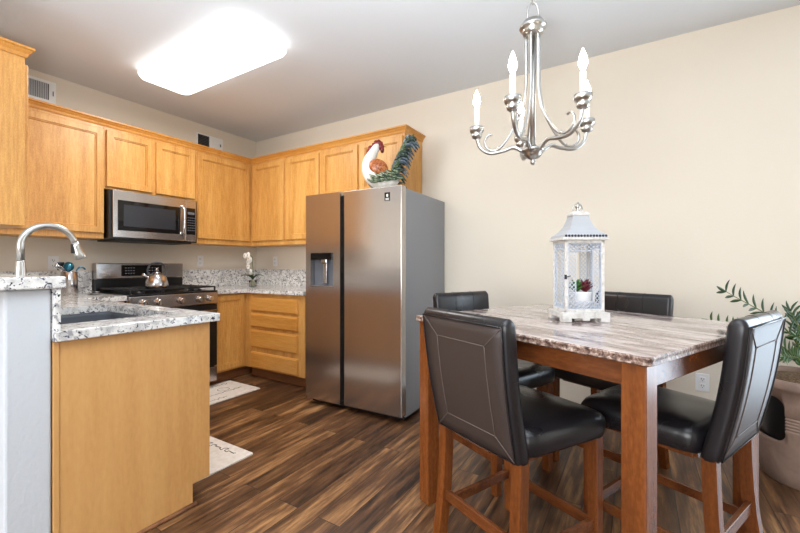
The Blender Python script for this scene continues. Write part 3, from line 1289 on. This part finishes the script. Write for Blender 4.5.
def make_chair(label):
    t = thing('dining_chair', label, 'chair', (0, 0, 0), 0, 'leather dining chairs')
    bm = B()
    rings = []
    zs = [.497, .50, .51]+[.53+.04*k for k in range(11)]
    for i, z in enumerate(zs):
        hw, y0, th = back_section(z)
        ins = [.010, .003, 0][i] if i < 3 else 0
        sec = rrect((hw-ins)*2, th-2*ins, .018, 4)
        rings.append([(x, y0+th/2+y, z) for x, y in sec])
    # rounded top roll
    hw, y0, th = back_section(.95)
    for k in range(1, 7):
        a = PI/2*k/6
        r = .034
        z = .95+r*math.sin(a)
        sc = math.cos(a)*.9+.1
        _, yy, _ = back_section(z)
        sec = rrect((hw-.014*(1-math.cos(a)))*2, max(.006, th*sc), min(.018, .48*th*sc), 4)
        rings.append([(x, yy+th/2+y, z) for x, y in sec])
    loft(bm, rings)
    bk = obj('backrest', bm, LEATHER, t)
    # rear leather panel with mitred seams
    bm = B()
    cols, rows = 8, 12
    g = [[None]*(cols+1) for _ in range(rows+1)]
    for j in range(rows+1):
        z = .507+(.958-.507)*j/rows
        hw, y0, th = back_section(z)
        for i in range(cols+1):
            x = (hw-.016)*(2*i/cols-1)
            g[j][i] = bm.verts.new((x, y0-.003, z))
    for j in range(rows):
        for i in range(cols):
            f = bm.faces.new((g[j][i], g[j][i+1], g[j+1][i+1], g[j+1][i]))
            f.smooth = True
    ret = bmesh.ops.extrude_face_region(bm, geom=list(bm.faces))
    for v in [v for v in ret['geom'] if isinstance(v, bmesh.types.BMVert)]:
        v.co.y += .006
    obj('rear_panel', bm, LEATHERB, bk, label='dark brown rear leather panel')

    def rp(x, z):
        hw, y0, th = back_section(z)
        return (x, y0-.0042, z)
    bm = B()
    zi0, zi1, xi = .575, .885, .125
    hwb, hwt = .197, .207

    def seam(p, q):
        tube(bm, [rp(p[0]+(q[0]-p[0])*k/8, p[1]+(q[1]-p[1])*k/8) for k in range(9)], .0016, 6)
    seam((-xi, zi0), (xi, zi0)); seam((-xi, zi1), (xi, zi1)); seam((-xi, zi0), (-xi, zi1)); seam((xi, zi0), (xi, zi1))
    seam((-xi, zi1), (-hwt, .958)); seam((xi, zi1), (hwt, .958)); seam((-xi, zi0), (-hwb, .507)); seam((xi, zi0), (hwb, .507))
    obj('rear_stitching', bm, THREAD, bk, label='pale stitching lines')
    bm = B()
    # piping around the rear panel
    loop = [rp(-hwb, .507), rp(hwb, .507)]
    loop += [rp((hwb+(hwt-hwb)*k/8), .507+(.958-.507)*k/8) for k in range(1, 9)]
    loop += [rp(-hwt, .958)]
    loop += [rp(-(hwb+(hwt-hwb)*k/8), .507+(.958-.507)*k/8) for k in range(7, 0, -1)]
    loop.append(loop[0])
    tube(bm, loop, .003, 6)
    obj('piping', bm, LEATHER, bk)
    # seams over the front, top and sides of the backrest
    bm = B()
    for x in (-.074, .074):
        pts = []
        for z in [.60+.05*k for k in range(8)]:
            hw, y0, th = back_section(z)
            pts.append((x, y0+th+.0004, z))
        for k in range(1, 9):
            a = PI*k/9
            z = .95+.034*math.sin(a)
            _, y0, th = back_section(z)
            pts.append((x, y0+th/2+th/2*math.cos(a)+.0005, z+.0008))
        tube(bm, pts, .0016, 6)
    for sgn in (-1, 1):
        hw, y0, th = back_section(.78)
        tube(bm, [(sgn*(hw+.0004), y0+.015+(th-.03)*k/4, .78) for k in range(5)], .0015, 6)
    obj('seam', bm, SEAM, bk)
    # seat cushion
    bm = B()
    out = []

    def sring(ins, z, puff=0):
        pts = []
        y0, y1 = .052, .468
        N = 10
        for k in range(N+1):
            f = k/N
            pts.append((-(.204+(.242-.204)*f)+ins, y0+ins+(y1-y0-2*ins)*f, z))
        for k in range(1, N):
            f = k/N
            pts.append(((-.242+ins)+(.484-2*ins)*f, y1-ins+.012*math.sin(PI*f), z))
        for k in range(N+1):
            f = 1-k/N
            pts.append(((.204+(.242-.204)*f)-ins, y0+ins+(y1-y0-2*ins)*f, z))
        for k in range(1, N):
            f = 1-k/N
            pts.append(((-.204+ins)+(.408-2*ins)*f, y0+ins, z))
        # soften corners
        n = len(pts)
        return [((pts[i-1][0]+2*pts[i][0]+pts[(i+1) % n][0])/4, (pts[i-1][1]+2*pts[i][1]+pts[(i+1) % n][1])/4, z) for i in range(n)]
    loft(bm, [sring(.012, .503), sring(.004, .505), sring(0, .515), sring(-.003, .545), sring(0, .572), sring(.010, .588), sring(.028, .597), sring(.07, .604), sring(.12, .6065), sring(.17, .6075)])
    pk = bmesh.ops.poke(bm, faces=[bm.faces[-1]] if bm.faces.ensure_lookup_table() is None else [])
    for f in pk['faces']:
        f.smooth = True
    obj('seat', bm, LEATHER, t)
    bm = B()
    for s in (-1, 1):
        bar(bm, (s*.165, .08, .491), (s*.165, .40, .491), .02, .024, bev=.002)
    bar(bm, (-.165, .40, .491), (.165, .40, .491), .02, .024, bev=.002)
    bar(bm, (-.165, .08, .491), (.165, .08, .491), .02, .024, bev=.002)
    obj('seat_frame', bm, CHERRYH, t)
    for s in (-1, 1):
        bm = B(); bar(bm, (s*.208, .428, 0), (s*.208, .428, .505), .040, .040, (0, 1, 0), .003, .044, .044)
        obj('leg', bm, CHERRY, t)
        bm = B()
        ys = [(0.0, -.020), (.10, -.004), (.20, .010), (.30, .018), (.40, .023), (.505, .026)]
        rings = []
        for z, y in ys:
            x = s*(.190-.0*z)
            rings.append([(x-.02, y-.021, z), (x+.02, y-.021, z), (x+.02, y+.021, z), (x-.02, y+.021, z)])
        loft(bm, rings, smooth=False)
        obj('leg', bm, CHERRY, t)
    for s in (-1, 1):
        bm = B(); bar(bm, (s*.190, .008, .175), (s*.208, .41, .175), .018, .038, bev=.002)
        obj('stretcher', bm, CHERRYH, t)
    bm = B(); bar(bm, (-.175, .012, .222), (.175, .012, .222), .018, .042, bev=.002)
    obj('stretcher', bm, CHERRYH, t)
    bm = B(); bar(bm, (-.190, .428, .165), (.190, .428, .165), .018, .042, bev=.002)
    obj('stretcher', bm, CHERRYH, t)
    return t


c1 = make_chair('black leather chair nearest the peninsula with its brown back toward camera')
c1.location = Vector((3.538, -1.802, 0)) + u*.024 - n_*.02 
c1.rotation_euler = (0, 0, -.453)
c2p = Vector((4.374, -1.372, 0))
dup(c1, c2p, 1.158, 'black leather chair in front of the clay planter, bluish back lit by daylight')
dup(c1, Vector((3.217, -1.006, 0)) - u*.095 + n_*.065, -(PI/2+TA), 'black leather chair beside the refrigerator, only backrest top above the table')
dup(c1, (4.015, -.455, 0), PI-TA, 'black leather chair against the cream wall behind the lantern')

# ------------------------------------------------------------------ lantern with succulents
t = thing('lantern', 'white latticed lantern with grey roof in the middle of table', 'lantern', (3.836, -1.285, TZ), YAW)
bm = B()
bw, bd = .205, .165
# scalloped base
box(bm, (-bw/2, -bd/2, .016), (bw/2, bd/2, .042), .003)
for sx in (-1, 1):
    for sy in (-1, 1):
        box(bm, (sx*bw/2, sy*bd/2, 0), (sx*(bw/2-.04), sy*(bd/2-.035), .018), .003)
    box(bm, (-.016, sx*bd/2, .006), (.016, sx*(bd/2-.02), .018), .003)
obj('base', bm, LANT, t)
w2, d2 = .170, .135
Z0, Z1 = .042, .355
bm = B()
for sx in (-1, 1):
    for sy in (-1, 1):
        box(bm, (sx*w2/2, sy*d2/2, Z0), (sx*(w2/2-.012), sy*(d2/2-.012), Z1), .0015)
for sy in (-1, 1):
    for z in (Z0, Z1-.012):
        box(bm, (-w2/2, sy*d2/2, z), (w2/2, sy*(d2/2-.012), z+.012), .001)
for sx in (-1, 1):
    for z in (Z0, Z1-.012):
        box(bm, (sx*w2/2, -d2/2, z), (sx*(w2/2-.012), d2/2, z+.012), .001)
box(bm, (-w2/2-.014, -d2/2-.014, Z1), (w2/2+.014, d2/2+.014, Z1+.012), .003)
obj('frame', bm, LANT, t)


def lattice(bm, W_, H_, bw_, cell=.019):
    """pierced border strips of width bw_ around a W_ x H_ opening, in x-z, thickness in y"""
    th = .0022

    def strip(x0, x1, z0, z1):
        nx = max(1, round((x1-x0)/cell)); nz = max(1, round((z1-z0)/cell))
        cx, cz = (x1-x0)/nx, (z1-z0)/nz
        for i in range(nx):
            for j in range(nz):
                ax, az = x0+i*cx, z0+j*cz
                bar(bm, (ax, 0, az), (ax+cx, 0, az+cz), th, .0038, (0, 1, 0), 0)
                bar(bm, (ax+cx, 0, az), (ax, 0, az+cz), th, .0038, (0, 1, 0), 0)
        for (p, q) in (((x0, 0, z0), (x1, 0, z0)), ((x0, 0, z1), (x1, 0, z1)), ((x0, 0, z0), (x0, 0, z1)), ((x1, 0, z0), (x1, 0, z1))):
            bar(bm, p, q, .003, .003, (0, 1, 0), 0)
    strip(-W_/2, -W_/2+bw_, 0, H_); strip(W_/2-bw_, W_/2, 0, H_)
    strip(-W_/2+bw_, W_/2-bw_, 0, bw_); strip(-W_/2+bw_, W_/2-bw_, H_-bw_, H_)


for k, (ang, L) in enumerate(((0, w2), (PI, w2), (PI/2, d2), (-PI/2, d2))):
    bm = B()
    lattice(bm, L-.026, Z1-Z0-.026, .034 if L == w2 else .022)
    off = (d2/2-.004) if L == w2 else (w2/2-.004)
    M = Matrix.Rotation(ang, 4, 'Z') @ Matrix.Translation((0, -off, Z0+.013))
    for v in bm.verts:
        v.co = M @ v.co
    obj('lattice_panel', bm, LANTG, t)
bm = B()


def sq(a, b, z):
    return [(-a, -b, z), (a, -b, z), (a, b, z), (-a, b, z)]


rr = [(Z1+.012, .093), (Z1+.024, .090), (Z1+.030, .080), (Z1+.045, .064), (Z1+.065, .050), (Z1+.09, .040), (Z1+.112, .034)]
loft(bm, [sq(a, a*.85, z) for z, a in rr], smooth=False)
rf = obj('roof', bm, ROOF, t)
bm = B()
box(bm, (-.038, -.032, Z1+.111), (.038, .032, Z1+.124), .002)
box(bm, (-.030, -.026, Z1+.123), (.030, .026, Z1+.131), .002)
obj('roof_cap', bm, LANT, rf)
bm = B()
for k in range(14):
    x = -.086+.172*k/13
    ball(bm, (x, -.078, Z1+.018), .0055, seg=8, rings=6); ball(bm, (x, .078, Z1+.018), .0055, seg=8, rings=6)
obj('bead_trim', bm, SLOT, rf)
bm = B()
lathe(bm, [(.010, Z1+.130), (.012, Z1+.136), (.006, Z1+.142), (.011, Z1+.150), (.012, Z1+.158), (.005, Z1+.166), (.003, Z1+.174)], n=14)
tube(bm, [(.0+.022*math.cos(a*PI/8), 0.004, Z1+.146+.022*math.sin(a*PI/8)) for a in range(17)], .0028, 8)
obj('finial', bm, NICKEL, rf)
bm = B(); box(bm, (-w2/2-.004, -d2/2-.003, .185), (-w2/2+.006, -d2/2+.002, .205), .001); tube(bm, [(-w2/2+.004, -d2/2-.004, .195), (-w2/2+.02, -d2/2-.006, .200)], .002, 6)
obj('latch', bm, SLOT, t)
# succulent pot inside
t2 = thing('succulent_pot', 'small white pot of green and red succulents inside the lantern', 'plant', (3.836+.010, -1.285, TZ+.042), YAW)
bm = B(); lathe(bm, [(.036, 0), (.040, .004), (.049, .082), (.051, .087), (.047, .087), (.044, .078)], n=24, cap=False)
bm.faces.new(list(bm.verts)[:24][::-1])
obj('pot', bm, PLASTIC, t2)
bm = B(); lathe(bm, [(.0445, .076), (.03, .082), (.001, .084)], n=16)
obj('soil', bm, SOIL, t2)
for nm, cx, m, lab in (('succulent', -.018, mat('succulent_green', (70, 120, 48), .5), 'green succulent'), ('succulent', .022, mat('succulent_red', (112, 40, 52), .5), 'dark red succulent')):
    bm = B()
    for k in range(26):
        a = k*2.4
        r = .010+.018*(k/26)
        tilt = .055-.040*(k/26)
        leafmesh(bm, (cx, 0, .080), (cx+r*1.9*math.cos(a), r*1.7*math.sin(a), .090+tilt), .011, .004)
    obj(nm, bm, m, t2, label=lab)

# ------------------------------------------------------------------ chandelier
DCH = 1.75
F_ = Vector((-math.sin(YAW), math.cos(YAW), 0)); R_ = Vector((math.cos(YAW), math.sin(YAW), 0))
hc = CAM + F_*DCH + R_*(133/386.3*DCH)
t = thing('chandelier', 'brushed nickel five-arm candle chandelier hanging over the table', 'chandelier', (hc.x, hc.y, 1.607), YAW)
ZB = 0.0
bm = B(); lathe(bm, [(.003, 0), (.010, .006), (.013, .014), (.009, .022), (.012, .026), (.030, .034), (.038, .046), (.040, .056), (.050, .060), (.052, .068), (.046, .074), (.020, .080), (.014, .09)], n=28)
obj('hub', bm, NICKEL, t)
bm = B(); lathe(bm, [(.0125, .085), (.0125, .60)], n=16)
obj('column', bm, NICKEL, t)
TOP = .615
bm = B(); lathe(bm, [(.030, TOP-.03), (.044, TOP-.022), (.048, TOP-.012), (.048, TOP-.004), (.056, TOP), (.060, TOP+.008), (.056, TOP+.016), (.048, TOP+.020), (.044, TOP+.034), (.022, TOP+.040), (.012, TOP+.052)], n=28)
obj('crown', bm, NICKEL, t)
bm = B()
tube(bm, smooth_path([(-.022, 0, TOP+.045), (-.026, 0, TOP+.075), (-.015, 0, TOP+.112), (0, 0, TOP+.122), (.015, 0, TOP+.112), (.026, 0, TOP+.075), (.022, 0, TOP+.045)], 5), .0042, 8)
obj('loop', bm, NICKEL, t)
bm = B()
zz = TOP+.117
k = 0
while zz < CZ-1.607-.05:
    c = Vector((0, 0, zz+.016))
    ax = Vector((1, 0, 0)) if k % 2 else Vector((0, 1, 0))
    tube(bm, [c+ax*.009*math.cos(2*PI*q/14)+Vector((0, 0, .020))*math.sin(2*PI*q/14) for q in range(15)], .0028, 6)
    zz += .033
    k += 1
obj('chain', bm, NICKEL, t)
bm = B(); H = CZ-1.607; lathe(bm, [(.012, H-.045), (.016, H-.03), (.055, H-.018), (.062, H-.004), (.062, H)], n=24)
obj('canopy', bm, NICKEL, t)
RAD = .262
for k in range(5):
    a = math.radians((-64, 7, 84, 151, -126)[k])
    ca, sa = math.cos(a), math.sin(a)

    def P(r, z, s=0):
        return (r*ca-s*sa, r*sa+s*ca, z)
    bm = B()
    tube(bm, smooth_path([P(.04, .064), P(.085, .092), P(.14, .082), P(.20, .082), P(.245, .115), P(RAD, .165)], 7), [.0095]*8+[.0085]*28, 10)
    # slim rod from the crown sweeping down and curling up
    tube(bm, smooth_path([P(.030, TOP-.02), P(.030, .45), P(.034, .33), P(.060, .23), P(.11, .145), P(.15, .100), P(.185, .092), P(.215, .112), P(.222, .145), P(.205, .168), P(.188, .166)], 6), [.0062]*40+[.0055]*21, 8)
    ball(bm, P(.158, .100), .008, seg=10, rings=8)
    arm = obj('arm', bm, NICKEL, t)
    bm = B(); lathe(bm, [(.010, .158), (.022, .166), (.026, .178), (.020, .186), (.030, .192), (.034, .200), (.034, .216), (.030, .218), (.012, .206)], P(RAD, 0), 22)
    obj('candle_cup', bm, NICKEL, arm)
    bm = B(); lathe(bm, [(.0125, .2055), (.0125, .305), (.010, .308)], P(RAD, 0), 16)
    obj('candle_sleeve', bm, CANDLE, arm)
    bm = B(); lathe(bm, [(.007, .307), (.009, .315), (.0165, .333), (.0175, .345), (.013, .368), (.006, .388), (.001, .400)], P(RAD, 0), 14)
    obj('bulb', bm, BULB, arm)

# ------------------------------------------------------------------ clay planter with an entry opening
pc = CAM + F_*2.075 + R_*2.2
t = thing('planter', 'large clay coloured planter with dark side opening by the wall', 'planter', (pc.x, pc.y, 0), 0)
prof = [(.185, 0), (.19, .004), (.20, .06), (.212, .14), (.222, .22), (.2275, .28)]
for k in range(5):
    z = .292+k*.016
    prof += [(.229, z), (.229, z+.008), (.2255, z+.010), (.2255, z+.014)]
prof += [(.230, .374), (.232, .44), (.232, .50), (.242, .505), (.246, .520), (.244, .545), (.238, .555), (.226, .556), (.220, .545)]
inner = [(.214, .53), (.216, .44), (.212, .30), (.205, .20), (.185, .03), (.02, .022)]
bm = B()
lathe(bm, prof+inner, n=96, cap=False)
vs = list(bm.verts)
bm.faces.new(vs[:96]); bm.faces.new(vs[-96:])
pot = obj('pot', bm, POT, t)
cb = B()
pts = rrect(.215, .232, .05, 8)
loft(cb, [[(.08, x, .347+z) for x, z in pts], [(.32, x, .347+z) for x, z in pts]], smooth=False)
ang = math.radians(-187)+YAW
for v in cb.verts:
    v.co = Matrix.Rotation(ang, 3, 'Z') @ v.co
cut = obj('cutter', cb, BLACK, t)
md = pot.modifiers.new('opening', 'BOOLEAN')
md.operation = 'DIFFERENCE'
md.object = cut
md.solver = 'EXACT'
bpy.context.view_layer.update()
me = bpy.data.meshes.new_from_object(pot.evaluated_get(bpy.context.evaluated_depsgraph_get()))
pot.modifiers.clear()
pot.data = me
if len(me.materials) == 0:
    me.materials.append(POT)
bpy.data.objects.remove(cut)
bm = B(); lathe(bm, [(.178, .03), (.196, .20), (.203, .30), (.207, .44), (.205, .47), (.02, .472)], n=48, cap=False)
obj('liner', bm, BLACK, t, label='black inner lining seen through the opening')
bm = B(); lathe(bm, [(.214, .50), (.215, .528), (.16, .538), (.08, .545), (.001, .546)], n=48, cap=False)
obj('soil', bm, SOIL, t)
# fronds: local axes picture right (R_) and up
fr = [(-.49, .47, -.05), (-.50, .30, .03), (-.08, .36, .02), (-.13, .24, -.06), (.0, .30, .04), (.08, .42, -.02), (-.06, .16, -.12), (.25, .20, .02), (.05, .20, -.14), (-.19, .13, -.06)]
for k, (dx, dz, dy) in enumerate(fr):
    b = Vector((0, 0, .54)) + R_*random.uniform(-.05, .05) + F_*random.uniform(-.05, .03)
    e = Vector((0, 0, .545)) + R_*dx + F_*dy + Vector((0, 0, dz))
    m = (b+e)/2 + Vector((0, 0, .05)) - R_*dx*.12
    P = smooth_path([b, m, e], 8)
    bm = B()
    tube(bm, P, [.006-.0045*i/(len(P)-1) for i in range(len(P))], 7)
    st_ = obj('frond', bm, STEMM, t)
    bm = B()
    for i in range(5, len(P)):
        d = (P[i]-P[i-1]).normalized()
        side = d.cross(F_).normalized()
        L = .075-.018*abs(i-9)/7
        for s in (-1, 1):
            tip = P[i]+d*L*.62+side*s*L*.72+F_*random.uniform(-.035, .02)+Vector((0, 0, .012))
            leafmesh(bm, P[i], tip, .0075, .005, F_)
    tip = P[-1]+(P[-1]-P[-2]).normalized()*.06
    leafmesh(bm, P[-1], tip, .0075, .004, F_)
    obj('leaflets', bm, LEAF if k % 2 else LEAFD, st_)
